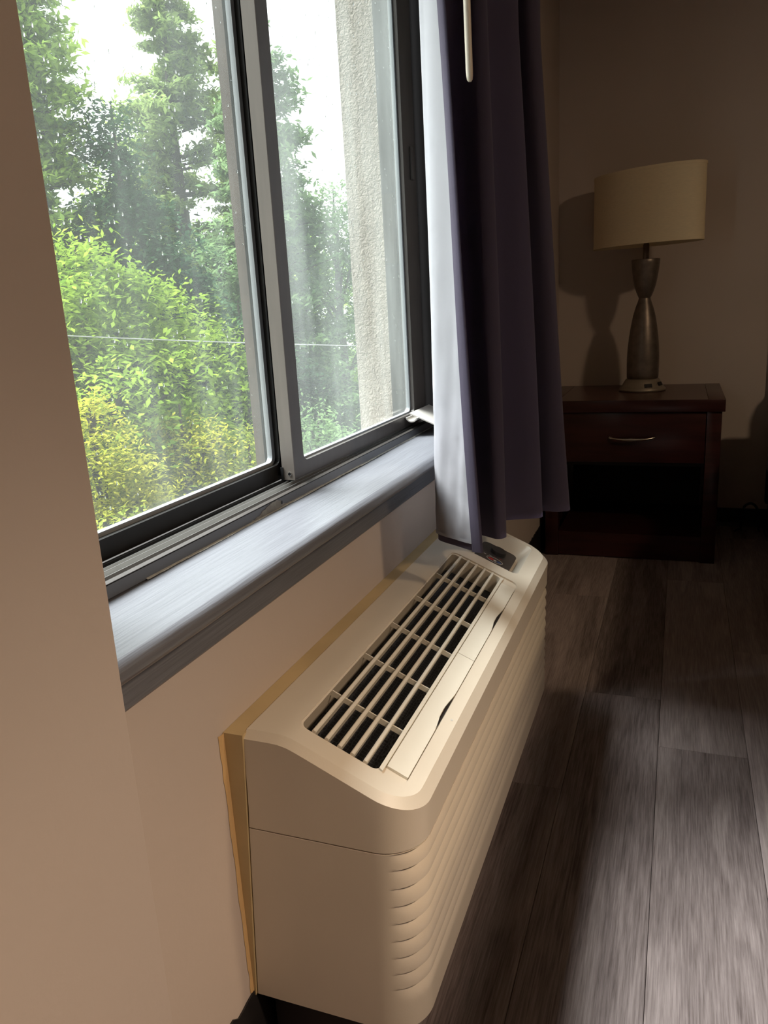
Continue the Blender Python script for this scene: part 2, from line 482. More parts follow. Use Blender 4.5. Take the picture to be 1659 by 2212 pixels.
# ------------------------------------------------------------------ window sill and apron
def sill_bm():
    bm = bmesh.new()
    prof = [(-0.112, SZ - 0.028), (-0.112, SZ)]
    prof += [(0.080, SZ)]
    for k in range(7):
        t = math.radians(90 - 30 * k)
        prof.append((0.080 + 0.0125 * math.cos(t), SZ - 0.0125 + 0.0125 * math.sin(t)))
    prof += [(0.074, SZ - 0.026), (0.060, SZ - 0.028)]
    # long board with slight hand-made unevenness
    ys = np.linspace(YP + 0.001, WY1 + 0.06, 60)
    rings = []
    rn = random.Random(3)
    for y in ys:
        dz = 0.0006 * math.sin(y * 9) + rn.uniform(-0.0002, 0.0002)
        yy = y
        rings.append([bm.verts.new((x, yy, z + dz)) for x, z in prof])
    for i in range(len(rings) - 1):
        for k in range(len(prof)):
            j = (k + 1) % len(prof)
            bm.faces.new((rings[i][k], rings[i][j], rings[i + 1][j], rings[i + 1][k]))
    bm.faces.new(rings[0]); bm.faces.new(rings[-1][::-1])
    bmesh.ops.recalc_face_normals(bm, faces=bm.faces[:])
    return bm
s = obj('trim_1', sill_bm(), M_sill, smooth=True, angle=40)
tag(s, 'glossy grey painted window sill with rounded front edge', kind='structure')
bm = bmesh.new()
extrude_y(bm, [(0.0005, SZ - 0.029), (0.020, SZ - 0.029), (0.020, 0.676), (0.018, 0.673), (0.0005, 0.673)], YP + 0.001, WY1 + 0.06)
a = obj('trim_2', bm, M_sill, smooth=True, angle=30); tag(a, 'grey painted apron board under the window sill', kind='structure')

# ------------------------------------------------------------------ window
win = empty('window_1', (-0.06, 0.45, SZ)); tag(win, 'bronze aluminium sliding window with rain spotted panes', kind='structure')
def wpart(o):
    o.parent = win
    o.matrix_parent_inverse = Matrix.Translation(-Vector(win.location))
    return o
FX0, FX1 = -0.112, -0.030
# frame: bottom section, head, far jamb
bm = bmesh.new()
zb = SZ + 0.0006
prof = [(FX0, zb), (FX1, zb), (FX1, SZ + 0.0165), (FX1 - 0.006, SZ + 0.0175), (FX1 - 0.008, SZ + 0.012), (-0.052, SZ + 0.009), (-0.0785, SZ + 0.009), (-0.0785, SZ + 0.020), (-0.080, SZ + 0.020), (-0.0815, SZ + 0.009), (FX0, SZ + 0.009)]
extrude_y(bm, prof, YP + 0.001, WY1 - 0.001)
wpart(obj('bottom_frame', bm, M_bronze))
bm = bmesh.new(); extrude_y(bm, [(FX1 + 0.0008, SZ + 0.0012), (FX1 + 0.0022, SZ + 0.0012), (FX1 + 0.0010, SZ + 0.0155), (FX1 + 0.0004, SZ + 0.0155)], YP + 0.002, WY1 - 0.002)
wpart(obj('painted_frame_face', bm, M_caulk))
bm = bmesh.new(); extrude_y(bm, [(FX1 - 0.0062, SZ + 0.0177), (FX1 + 0.0008, SZ + 0.0165), (FX1 + 0.0008, SZ + 0.0172), (FX1 - 0.005, SZ + 0.0187)], YP + 0.002, WY1 - 0.03)
wpart(obj('frame_lip', bm, M_bronze_l))
for xr_, z1 in ((-0.0555, 0.0205), (-0.0630, 0.0212), (-0.0475, 0.0175)):
    wpart(boxo('track_rail', (xr_ - 0.0006, xr_ + 0.0006, YP + 0.002, WY1 - 0.05, SZ + 0.009, SZ + z1), M_rail))
# raised seam line of the outer track, dull
wpart(boxo('track_ledge', (-0.0760, -0.0705, YP + 0.002, 0.362, SZ + 0.009, SZ + 0.0215), M_bronze))
# head and jambs
wpart(boxo('head_frame', (FX0, FX1, YP + 0.001, WY1 - 0.001, ZT - 0.03, ZT - 0.001), M_bronze))
bm = bmesh.new()
box(bm, FX0, FX1, WY1 - 0.030, WY1 - 0.001, SZ + 0.001, ZT - 0.03)
box(bm, FX1 - 0.006, FX1, WY1 - 0.048, WY1 - 0.030, SZ + 0.02, ZT - 0.03)
box(bm, -0.078, -0.074, WY1 - 0.055, WY1 - 0.030, SZ + 0.02, ZT - 0.03)
wpart(obj('jamb_frame', bm, M_bronze))
wpart(boxo('jamb_frame', (FX0, FX1, YP + 0.001, YP + 0.028, SZ + 0.02, ZT - 0.03), M_bronze))
# exterior fin strip seen through the right pane
wpart(boxo('outer_jamb', (-0.165, -0.113, WY1 - 0.005, WY1 + 0.038, SZ - 0.05, ZT + 0.02), mat('weathered_outer_jamb', (0.06, 0.06, 0.058), rough=.5, var=.3, vscale=30, stretch=(20, 20, .3))))

def sash(name, x0, x1, y0, y1, z0, z1, stile, rail_b, glass_mat_, stile_l=None, face=M_bronze_l, rr=0.014, g=0.006):
    root = empty(name, ((x0 + x1) / 2, (y0 + y1) / 2, z0)); wpart(root)
    inv = Matrix.Translation(-Vector(root.location))
    def ch(o):
        o.parent = root; o.matrix_parent_inverse = inv
        return o
    sl_ = stile_l if stile_l else stile
    fn = lambda a, b_, d: (d, a, b_)
    gy0, gy1, gz0, gz1 = y0 + sl_, y1 - stile, z0 + rail_b, z1 - 0.035
    inner = rrect(gy0, gy1, gz0, gz1, rr)
    outer = rrect(y0, y1, z0, z1, 0.0015)
    bm = bmesh.new(); ring_prism(bm, outer, inner, fn, x0, x1)
    ch(obj('sash_frame', bm, face))
    inner2 = rrect(gy0 + g, gy1 - g, gz0 + g * 0.55, gz1 - g, rr - 0.004)
    bm = bmesh.new(); ring_prism(bm, rrect(gy0 - .0005, gy1 + .0005, gz0 - .0005, gz1 + .0005, rr), inner2, fn, (x0 + x1) / 2 - 0.007, (x0 + x1) / 2 + 0.002)
    ch(obj('gasket', bm, M_gasket))
    xg = (x0 + x1) / 2 - 0.003
    bm = bmesh.new(); prism(bm, rrect(gy0 + .001, gy1 - .001, gz0 + .001, gz1 - .001, rr - .002), fn, xg - 0.0015, xg + 0.0015)
    ch(obj('glass_pane', bm, glass_mat_))
    return root, ch, (gy0, gy1, gz0, gz1, xg)

# outer (left) sash, inner (right) sash
zL0 = SZ + 0.0215
rootL, chL, gL = sash('sash', -0.102, -0.0805, YP + 0.03, 0.394, zL0, ZT - 0.032, 0.028, 0.026, M_glassL, face=M_bronze, g=0.010)
rootR, chR, gR = sash('sash', -0.0725, -0.0500, 0.357, 1.085, SZ + 0.0222, ZT - 0.032, 0.088, 0.0255, M_glassR, stile_l=0.037)
# outer stile seen through the left glass, black weather strip, notch and drain hole
chL(boxo('outer_stile', (-0.120, -0.1035, 0.356, 0.394, zL0, ZT - 0.04), mat('brown_outer_stile', (0.080, 0.052, 0.036), rough=.5, var=.3, vscale=30)))
chL(boxo('weather_strip', (-0.0800, -0.0762, 0.3685, 0.390, zL0 + 0.004, ZT - 0.04), M_blackrub))
chR(boxo('lit_stile_face', (-0.0725, -0.0500, 0.3552, 0.3568, SZ + 0.0225, ZT - 0.034), mat('lamplit_bronze', (0.20, 0.172, 0.152), rough=.45, var=.12, vscale=12, stretch=(6, 6, .6))))  # lighter sheet: warm lamp light on this stile face put into its colour
chR(boxo('corner_block', (-0.0745, -0.0700, 0.3535, 0.3551, SZ + 0.0222, SZ + 0.044), M_blackrub))
bm = bmesh.new(); fnh = lambda a, b_, d: (a, d, b_)
cir = [(-0.0585 + 0.0036 * math.cos(t), SZ + 0.0325 + 0.0036 * math.sin(t)) for t in np.linspace(0, 2 * math.pi, 16, endpoint=False)]
cir2 = [(-0.0585 + 0.0026 * math.cos(t), SZ + 0.0325 + 0.0026 * math.sin(t)) for t in np.linspace(0, 2 * math.pi, 16, endpoint=False)]
ring_prism(bm, cir, cir2, fnh, 0.3540, 0.3553); chR(obj('hole_rim', bm, M_rail))
bm = bmesh.new(); prism(bm, cir2, fnh, 0.3546, 0.3553); chR(obj('screw_hole', bm, M_blackrub))
# latch on the far stile
chR(boxo('latch', (-0.0500, -0.0440, 1.040, 1.056, 1.345, 1.415), M_bronze_l, bev=0.0015))
# black channel between far stile and jamb
chR(boxo('weather_strip', (-0.070, -0.053, 1.0855, 1.094, SZ + 0.03, ZT - 0.04), M_blackrub))
# rain drops: real little lenses on the outer faces
def drops(name, g, n, seed, bias):
    rn = random.Random(seed)
    bm = bmesh.new()
    for i in range(n):
        y = rn.uniform(g[0] + 0.01, g[1] - 0.01); z = gz = g[2] + 0.02 + (rn.random() ** bias) * (min(g[3], 1.75) - g[2] - 0.03)
        r = rn.uniform(0.0010, 0.0021)
        q = bmesh.ops.create_icosphere(bm, subdivisions=1, radius=r)
        st = rn.uniform(1.0, 2.0)
        for v in q['verts']:
            tap = 1.0 - 0.35 * max(0, v.co.z / r)
            v.co = Vector((g[4] - 0.0016 + v.co.x * 0.35, y + v.co.y * tap, z + v.co.z * st))
    return obj(name, bm, M_drop, smooth=True, angle=180)
d = chL(drops('rain_drops', gL, 420, 5, 0.75)); d['kind'] = 'stuff'; d['label'] = 'rain drops on the left pane'
d = chR(drops('rain_drops', gR, 300, 6, 0.8)); d['kind'] = 'stuff'; d['label'] = 'rain drops on the right pane'
# chipped paint patch with a nail hole on the painted frame face
bm = bmesh.new()
rn = random.Random(8)
ys = np.linspace(0.165, 0.30, 22)
prev = None
for i, y in enumerate(ys):
    t = i / 21
    h = 0.002 + 0.0125 * max(0, math.sin(math.pi * min(1, (t * 1.15)) ** 1.6)) * (1 if t < 0.75 else 0.5) + rn.uniform(-0.0012, 0.0012)
    cur = (bm.verts.new((FX1 + 0.0030, y, SZ + 0.0010)), bm.verts.new((FX1 + 0.0022, y, SZ + 0.0010 + max(0.001, h))))
    if prev: bm.faces.new((prev[0], cur[0], cur[1], prev[1]))
    prev = cur
bmesh.ops.solidify(bm, geom=bm.faces[:], thickness=0.0006)
wpart(obj('paint_chip', bm, M_chip))
bm = bmesh.new(); prism(bm, [(0.262 + 0.0022 * math.cos(t), SZ + 0.0085 + 0.003 * math.sin(t)) for t in np.linspace(0, 6.283, 12, endpoint=False)], lambda a, b_, d: (d, a, b_), FX1 + 0.001, FX1 + 0.0034)
wpart(obj('nail_hole', bm, M_blackrub))
# ragged caulk bead where frame meets sill
bm = bmesh.new(); rn = random.Random(21); prev = None
for y in np.arange(YP + 0.2, WY1 - 0.06, 0.006):
    w = 0.0022 + max(0, math.sin(y * 23) * 0.0012) + rn.uniform(0, 0.0012)
    cur = (bm.verts.new((FX1 + 0.002, y, SZ + 0.0026)), bm.verts.new((FX1 + 0.002 + w, y, SZ + 0.0010)))
    if prev: bm.faces.new((prev[0], cur[0], cur[1], prev[1]))
    prev = cur
wpart(obj('caulk_bead', bm, M_chip))

# white vinyl strip lying at the far end of the sill
vs = empty('vinyl_strip', (-0.02, 1.0, SZ + 0.02)); tag(vs, 'white vinyl strip end sticking out behind the curtain at the window corner', 'trim strip')
def vch(o):
    o.parent = vs; o.matrix_parent_inverse = Matrix.Translation(-Vector(vs.location)); return o
bm = bmesh.new()
y0v, y1v = 0.932, 1.085
extrude_y(bm, [(-0.0425, 0.8250), (-0.0405, 0.8272), (0.0752, 0.7766), (0.0748, 0.7742), (-0.0380, 0.8230)], y0v, y1v)
vch(obj('flange', bm, M_whitepl, smooth=True, angle=30))
bm = bmesh.new()
pr = []
for rad, seq in ((0.0125, range(10)), (0.0098, range(9, -1, -1))):
    for k in seq:
        t = math.radians(185 + 165 * k / 9)
        pr.append((-0.0330 + rad * 1.15 * math.cos(t), 0.8185 + rad * 0.95 * math.sin(t)))
extrude_y(bm, pr, y0v - 0.010, y1v)
vch(obj('curled_lip', bm, M_whitepl, smooth=True, angle=40))

# ------------------------------------------------------------------ wall air conditioner
ac = empty('wall_air_conditioner', (0.12, 0.54, 0.0)); tag(ac, 'cream plastic wall air conditioner with louvred top under the window', 'air conditioner')
def ach(o, parent=None):
    if parent is None:
        o.parent = ac; o.matrix_parent_inverse = Matrix.Translation(-Vector(ac.location))
    else:
        o.parent = parent; o.matrix_parent_inverse = parent.matrix_parent_inverse @ Matrix.Identity(4)
    return o
LA = 1.075
RC = 0.058
ZS = 0.397
ZB = 0.115
def xback(z): return 0.006 + (z - 0.115) * 0.060
def xfront(z): return 0.2535 + max(0.0, z - 0.115) * 0.023
TH = math.atan(0.47)
def ztop(x):
    t = x - 0.085
    return 0.541 - 0.47 * (math.sqrt(t * t + 0.010 ** 2) + t) / 2
def outline(z, inset=0.0, nx=14, na=12):
    """near half of the plan outline, from back to front"""
    xb_, xf_ = xback(z), xfront(z) - inset
    r = RC - inset
    pts = [(xb_ + (xf_ - r - xb_) * i / nx, inset, 0.0) for i in range(nx)]
    for k in range(na + 1):
        a_ = math.pi / 2 * k / na
        pts.append((xf_ - r + r * math.sin(a_), inset + r - r * math.cos(a_), a_))
    return pts
# top cover: closed solid, then the outlet well and the control well cut out of it
def cover_bm():
    bm = bmesh.new()
    base = outline(0.50)
    rows = []
    bv = 0.011
    for lev in range(4):
        near, far = [], []
        if lev == 0: pts = outline(ZS + 0.0010)
        elif lev == 1: pts = outline(0.44)
        else: pts = base
        ins = {0: 0, 1: 0, 2: 0, 3: bv}[lev]
        dz = {2: bv * 0.8, 3: 0}.get(lev, 0)
        if lev >= 2: pts = outline(0.50, ins)
        for (x, y, a_), (bx, by, _) in zip(pts, base):
            if lev == 0: z = ZS + 0.0010
            elif lev == 1: z = min(0.43, ztop(bx) - bv - 0.004)
            else: z = ztop(x) - dz
            near.append(bm.verts.new((x, y, z))); far.append(bm.verts.new((x, LA - y, z)))
        rows.append((near, far))
    n = len(base)
    for l in range(3):
        for i in range(n - 1):
            for s_ in (0, 1):
                q = (rows[l][s_][i], rows[l][s_][i + 1], rows[l + 1][s_][i + 1], rows[l + 1][s_][i])
                bm.faces.new(q if s_ == 0 else q[::-1])
        bm.faces.new((rows[l][0][-1], rows[l][1][-1], rows[l + 1][1][-1], rows[l + 1][0][-1]))
        bm.faces.new((rows[l][1][0], rows[l][0][0], rows[l + 1][0][0], rows[l + 1][1][0]))
    for i in range(n - 1):
        bm.faces.new((rows[3][0][i], rows[3][0][i + 1], rows[3][1][i + 1], rows[3][1][i]))
        bm.faces.new((rows[0][0][i + 1], rows[0][0][i], rows[0][1][i], rows[0][1][i + 1]))
    bmesh.ops.recalc_face_normals(bm, faces=bm.faces[:])
    return bm
SO = Vector((0.085, 0, 0.541)); SU = Vector((math.cos(TH), 0, -math.sin(TH))); SN = Vector((math.sin(TH), 0, math.cos(TH)))
def slope(u, v, w): return SO + SU * u + Vector((0, v, 0)) + SN * w
cov = ach(obj('top_cover', cover_bm(), M_ac))
G0, G1, GV0, GV1 = 0.004, 0.124, 0.046, 0.800       # outlet in slope coordinates
cut = bmesh.new()
prism(cut, rrect(G0, 0.1635, GV0 - 0.006, GV1 + 0.006, 0.016, 6), slope, -0.0035, 0.06)
cutter1 = obj('cutter_a', cut)
cut = bmesh.new(); prism(cut, rrect(G0 + 0.003, G1, GV0, GV1, 0.010, 5), slope, -0.070, 0.06)
cutter2 = obj('cutter_b', cut)
cut = bmesh.new()
# control well with sloping sides
lo = rrect(0.034, 0.134, 0.872, 1.030, 0.022, 6); hi = rrect(0.016, 0.153, 0.846, 1.052, 0.016, 6)
va = [cut.verts.new(slope(a_, b_, -0.036)) for a_, b_ in lo]; vb = [cut.verts.new(slope(a_, b_, 0.0045)) for a_, b_ in hi]; vc = [cut.verts.new(slope(a_, b_, 0.06)) for a_, b_ in hi]
for i in range(len(lo)):
    j = (i + 1) % len(lo)
    cut.faces.new((va[i], va[j], vb[j], vb[i])); cut.faces.new((vb[i], vb[j], vc[j], vc[i]))
cut.faces.new(va[::-1]); cut.faces.new(vc); bmesh.ops.recalc_face_normals(cut, faces=cut.faces[:])
cutter3 = obj('cutter_c', cut)
for c_ in (cutter1, cutter2, cutter3):
    md = cov.modifiers.new('b', 'BOOLEAN'); md.operation = 'DIFFERENCE'; md.solver = 'EXACT'; md.object = c_
bpy.context.view_layer.update()
dg = bpy.context.evaluated_depsgraph_get()
me2 = bpy.data.meshes.new_from_object(cov.evaluated_get(dg))
cov.modifiers.clear(); cov.data = me2
for c_ in (cutter1, cutter2, cutter3): bpy.data.objects.remove(c_, do_unlink=True)
me2.polygons.foreach_set('use_smooth', [True] * len(me2.polygons))
me2.set_sharp_from_angle(angle=math.radians(24))

# ribbed front panel
def panel_bm():
    bm = bmesh.new()
    grooves = [0.3945, 0.371, 0.343, 0.316, 0.289, 0.262, 0.235, 0.209, 0.184]
    low = 0.158
    zs_ = []
    edges = grooves + [low]
    for i in range(len(grooves)):
        zt_, zl_ = edges[i], edges[i + 1]
        for t in (0.0, 0.03, 0.08, 0.16, 0.26, 0.38, 0.52, 0.68, 0.84, 0.97):
            zs_.append((zt_ + (zl_ - zt_) * t, t))
    zs_ += [(low - 0.004, 1), (0.135, 1), (0.122, 1), (ZB + 0.002, 1), (ZB, 1)]
    zs_ = [(ZS - 0.0010, 1)] + zs_
    D = 0.0125
    na = 20
    def dep(t, a_):
        f = min(1, max(0, (a_ - math.radians(18)) / math.radians(48))); f = f * f * (3 - 2 * f)
        if t >= 1: return 0.0
        if t < 0.03: return 0.35 * D * f if t == 0 else D * f
        return D * f * (1 - t) ** 2.2
    rows = []
    for z, t in zs_:
        near, far = [], []
        ins = 0.0 if z > ZB + 0.001 else 0.003
        for x, y, a_ in outline(z, ins, 8, na):
            dp = dep(t, a_)
            nx_, ny_ = math.sin(a_), -math.cos(a_)
            near.append(bm.verts.new((x - nx_ * dp, y - ny_ * dp, z)))
            far.append(bm.verts.new((x - nx_ * dp, LA - (y - ny_ * dp), z)))
        rows.append((near, far))
    n = len(rows[0][0])
    for l in range(len(rows) - 1):
        for i in range(n - 1):
            for s_ in (0, 1):
                bm.faces.new((rows[l][s_][i], rows[l][s_][i + 1], rows[l + 1][s_][i + 1], rows[l + 1][s_][i]))
        bm.faces.new((rows[l][0][-1], rows[l][1][-1], rows[l + 1][1][-1], rows[l + 1][0][-1]))
        bm.faces.new((rows[l][1][0], rows[l][0][0], rows[l + 1][0][0], rows[l + 1][1][0]))
    for i in range(n - 1):
        for r_ in (0, -1):
            bm.faces.new((rows[r_][0][i], rows[r_][0][i + 1], rows[r_][1][i + 1], rows[r_][1][i]))
    bmesh.ops.recalc_face_normals(bm, faces=bm.faces[:])
    return bm
ach(obj('front_panel', panel_bm(), M_ac, smooth=True, angle=28))
# yellowed sleeve between cover and wall
bm = bmesh.new()
prof = [(0.0006, 0.1165), (xback(.1165) - 0.0015, 0.1165), (xback(.540) - 0.0015, 0.5385), (0.0006, 0.5385)]
extrude_y(bm, prof, -0.003, LA + 0.003)
ach(obj('wall_sleeve', bm, M_sleeve))
# peeling tape strip beside the sleeve
bm = bmesh.new(); rn = random.Random(2); prev = None
for z in np.linspace(0.125, 0.5385, 40):
    w = 0.006 + 0.004 * (z - .125) / .41 + rn.uniform(-0.0012, 0.0012)
    cur = (bm.verts.new((0.0006, -0.0032 - w, z)), bm.verts.new((0.0022, -0.0032 - w * 0.6, z)), bm.verts.new((0.0022, -0.0031, z)))
    if prev:
        bm.faces.new((prev[0], cur[0], cur[1], prev[1])); bm.faces.new((prev[1], cur[1], cur[2], prev[2]))
    prev = cur
ach(obj('sealing_strip', bm, mat('orange_sealant', (0.62, 0.40, 0.18), rough=.7)))
ach(boxo('base_pan', (0.014, 0.205, 0.03, LA - 0.03, 0.0015, ZB - 0.001), M_black))
# outlet: filter, slats, cross ribs
bm = bmesh.new(); prism(bm, rrect(G0 + 0.0035, G1 - 0.0005, GV0 + 0.0005, GV1 - 0.0005, 0.0095, 5), slope, -0.069, -0.045)
ach(obj('filter_mesh', bm, M_filter))
pit_u = (G1 - G0 - 0.003) / 6
for k in range(5):
    u = G0 + 0.003 + pit_u * (k + 1)
    bm = bmesh.new()
    pr = [(u - 0.0030, -0.0012), (u - 0.0018, 0.0002), (u + 0.0018, 0.0002), (u + 0.0030, -0.0012), (u + 0.0022, -0.0190), (u - 0.0010, -0.0190)]
    a_ = [bm.verts.new(slope(p_[0], GV0 + 0.0003, p_[1])) for p_ in pr]; b_ = [bm.verts.new(slope(p_[0], GV1 - 0.0003, p_[1])) for p_ in pr]
    for i in range(6):
        j = (i + 1) % 6
        bm.faces.new((a_[i], a_[j], b_[j], b_[i]))
    bm.faces.new(a_[::-1]); bm.faces.new(b_)
    bmesh.ops.recalc_face_normals(bm, faces=bm.faces[:])
    ach(obj('slat', bm, M_ac2, smooth=True, angle=30))
for v in (0.152, 0.281, 0.410, 0.543, 0.676):
    bm = bmesh.new(); prism(bm, [(G0 + 0.0032, v - 0.0011), (G1 - 0.0002, v - 0.0011), (G1 - 0.0002, v + 0.0011), (G0 + 0.0032, v + 0.0011)], slope, -0.0150, -0.0065)
    ach(obj('cross_rib', bm, M_ac2))
# inner lip on the room side of the outlet
bm = bmesh.new(); prism(bm, [(G1 - 0.0001, GV0 + 0.004), (G1 + 0.0055, GV0 + 0.002), (G1 + 0.0055, GV1 - 0.002), (G1 - 0.0001, GV1 - 0.004)], slope, -0.0036, -0.0005)
ach(obj('outlet_lip', bm, M_ac2))
def oval0(u, v, a_, b_, n=24): return [(u + a_ * math.cos(t), v + b_ * math.sin(t)) for t in np.linspace(0, 2 * math.pi, n, endpoint=False)]
# two narrow filter doors with finger scallops in their room-side edge
def door(v0, v1, vn, flip):
    pts = []
    ua, ub = G1 + 0.0072, 0.1632
    for t in np.linspace(0, 1, 41):
        v = v0 + (v1 - v0) * t
        q = (v - vn) / 0.070 * flip
        dd = 0.0
        if -1 < q < 1: dd = 0.0046 * (math.cos(q * math.pi / 2) ** 2 if q > -0.35 else math.cos(q * math.pi / 2) ** 3)
        pts.append((ub - 0.0010 - dd, v))
    pts += [(ua, v1), (ua, v0)]
    bm = bmesh.new(); prism(bm, pts, slope, -0.0034, 0.0003)
    return ach(obj('filter_door', bm, M_ac2))
for vn in (0.235, 0.600):
    bm = bmesh.new(); prism(bm, oval0(0.1606, vn + 0.006, 0.0023, 0.058), slope, -0.0038, -0.0030); ach(obj('gap_shade_plate', bm, M_black))  # black plate paints the shade inside the finger notch
door(0.060, 0.4135, 0.235, 1)
door(0.4150, 0.770, 0.600, 1)
# control well: dark plate, dial, printed label
bm = bmesh.new(); prism(bm, rrect(0.040, 0.128, 0.880, 1.012, 0.016, 5), slope, -0.0365, -0.0235)
plate = ach(obj('control_plate', bm, M_acdark))
def oval(u, v, a_, b_, n=18): return [(u + a_ * math.cos(t), v + b_ * math.sin(t)) for t in np.linspace(0, 2 * math.pi, n, endpoint=False)]
bm = bmesh.new(); ring_prism(bm, oval(0.088, 0.925, 0.021, 0.013), oval(0.088, 0.925, 0.0198, 0.0118), slope, -0.0236, -0.0230)
ach(obj('label_ring', bm, M_lab))
bm = bmesh.new(); prism(bm, oval(0.079, 0.924, 0.007, 0.0045), slope, -0.0236, -0.0231); ach(obj('red_mark', bm, M_red))
bm = bmesh.new(); prism(bm, oval(0.089, 0.923, 0.0038, 0.004), slope, -0.0236, -0.0230); ach(obj('white_mark', bm, M_lab))
bm = bmesh.new(); prism(bm, oval(0.099, 0.923, 0.006, 0.0042), slope, -0.0236, -0.0231); ach(obj('blue_mark', bm, M_blue))
for u, v in ((0.085, 0.942), (0.098, 0.946), (0.073, 0.940), (0.060, 0.936)):
    bm = bmesh.new(); prism(bm, [(u - 0.003, v - 0.0006), (u + 0.003, v - 0.0006), (u + 0.003, v + 0.0006), (u - 0.003, v + 0.0006)], slope, -0.0236, -0.0232); ach(obj('printed_tick', bm, M_red if u > .08 else M_lab))
bm = bmesh.new()
prism(bm, oval(0.084, 0.975, 0.019, 0.019, 28), slope, -0.0236, -0.0150)
ach(obj('control_dial', bm, M_knob, smooth=True))
# tiny scuffs
for u, v, r_ in ((0.176, 0.226, 0.0018),):
    bm = bmesh.new(); prism(bm, oval(u, v, r_, r_ * 1.3, 8), slope, -0.001, 0.0004); ach(obj('scuff', bm, M_lab))
bm = bmesh.new(); prism(bm, [(0.2425 + 0.0026 * math.cos(t), 0.4245 + 0.0038 * math.sin(t)) for t in np.linspace(0, 6.283, 9, endpoint=False)], lambda a_, b_, d_: (a_, 0.0185 + (a_ - 0.2425) * 0.8 + d_, b_), -0.0004, 0.003)
ach(obj('scuff', bm, M_spot))

# ------------------------------------------------------------------ curtain
cur = empty('curtain', (0.2, 0.8, 0.6)); tag(cur, 'plum-grey pleated curtain with white lining at the far end of the window', 'curtain')
def catmull(P, n=10):
    P = [np.array(p_, float) for p_ in P]
    P = [2 * P[0] - P[1]] + P + [2 * P[-1] - P[-2]]
    out = []
    for i in range(1, len(P) - 2):
        for t in np.linspace(0, 1, n, endpoint=False):
            a_, b_, c_, d_ = P[i - 1], P[i], P[i + 1], P[i + 2]
            out.append(0.5 * (2 * b_ + (c_ - a_) * t + (2 * a_ - 5 * b_ + 4 * c_ - d_) * t * t + (-a_ + 3 * b_ - 3 * c_ + d_) * t ** 3))
    out.append(P[-2])
    return np.array(out)
# plan of the fabric from the leading edge to the far end, at the hem and high up
hem = [(0.207, 0.584), (0.165, 0.605), (0.120, 0.634), (0.100, 0.664), (0.114, 0.694), (0.170, 0.700), (0.214, 0.676), (0.231, 0.690), (0.212, 0.722), (0.165, 0.752), (0.160, 0.785), (0.205, 0.815), (0.262, 0.838), (0.277, 0.856), (0.255, 0.878), (0.205, 0.898), (0.235, 0.912), (0.298, 0.900), (0.324, 0.915), (0.315, 0.945), (0.25, 0.985), (0.20, 1.02), (0.21, 1.07), (0.15, 1.12), (0.12, 1.18)]
top = [(0.170, 0.566), (0.150, 0.590), (0.125, 0.618), (0.112, 0.645), (0.124, 0.672), (0.165, 0.686), (0.196, 0.676), (0.214, 0.690), (0.196, 0.722), (0.160, 0.752), (0.158, 0.785), (0.190, 0.815), (0.226, 0.838), (0.235, 0.856), (0.215, 0.878), (0.180, 0.898), (0.205, 0.912), (0.248, 0.905), (0.262, 0.920), (0.250, 0.950), (0.21, 0.985), (0.18, 1.02), (0.185, 1.07), (0.14, 1.12), (0.12, 1.18)]
PH, PT = catmull(hem), catmull(top)
ZH = 0.612
CT = 2.30
def cpos(i, z):
    t = min(1, max(0, (z - ZH) / (1.56 - ZH)))
    w = t if z < 1.56 else 1.0
    q = PH[i] * (1 - w) + PT[i] * w
    k = i * 0.9
    sway = 0.0016 * math.sin(z * 5.0 + i * 0.31)
    return np.array((q[0] + sway, q[1] + 0.5 * sway))
def sheet(name, i0, i1, off, z0, z1, m, crease=0.0, wrap=None, nz=46):
    bm = bmesh.new()
    zs_ = np.linspace(z0, z1, nz)
    rows = []
    rn = np.random.RandomState(5)
    for z in zs_:
        row = []
        P_ = np.array([cpos(i, z) for i in range(len(PH))])
        T = np.gradient(P_, axis=0); T /= np.linalg.norm(T, axis=1)[:, None] + 1e-9
        N_ = np.stack([-T[:, 1], T[:, 0]], 1)     # left of travel: lining side
        if wrap:                                  # fabric turned back over the leading edge
            e0 = P_[0] - T[0] * 0.003
            for s_, o_ in wrap:
                row.append(bm.verts.new((*(P_[0] + T[0] * s_ + N_[0] * o_), z)))
        for i in range(i0, i1):
            o_ = off
            if crease:
                o_ = off + crease * max(0, 1 - (z - z0) / 0.6) * (math.sin(z * 46 + i * 0.62) * math.sin(i * 0.33 - z * 17) + 0.6 * math.sin(z * 95 - i * 0.5) * math.sin(i * 0.27 + z * 31))
            x, y = P_[i] + N_[i] * o_
            row.append(bm.verts.new((x, y, z)))
        rows.append(row)
    for a_, b_ in zip(rows[:-1], rows[1:]):
        for k in range(len(a_) - 1):
            bm.faces.new((a_[k], a_[k + 1], b_[k + 1], b_[k]))
    bmesh.ops.solidify(bm, geom=bm.faces[:], thickness=0.0006)
    bmesh.ops.recalc_face_normals(bm, faces=bm.faces[:])
    o = obj(name, bm, m, smooth=True, angle=60)
    o.parent = cur; o.matrix_parent_inverse = Matrix.Translation(-Vector(cur.location))
    return o
sheet('front_fabric', 0, len(PH), -0.0014, ZH, CT, M_curtain, wrap=[(0.018, 0.0042), (0.010, 0.0046), (0.0, 0.0040), (-0.004, 0.002), (-0.0045, 0.0)])
ln = sheet('lining', 1, len(PH), 0.0020, ZH + 0.014, CT, M_lining, crease=0.0011, nz=110); ln['label'] = 'white lining facing the window'
# stitched hem line on the lining
sheet('hem_band', 1, 42, 0.0030, ZH + 0.0145, ZH + 0.021, M_lining, nz=3)
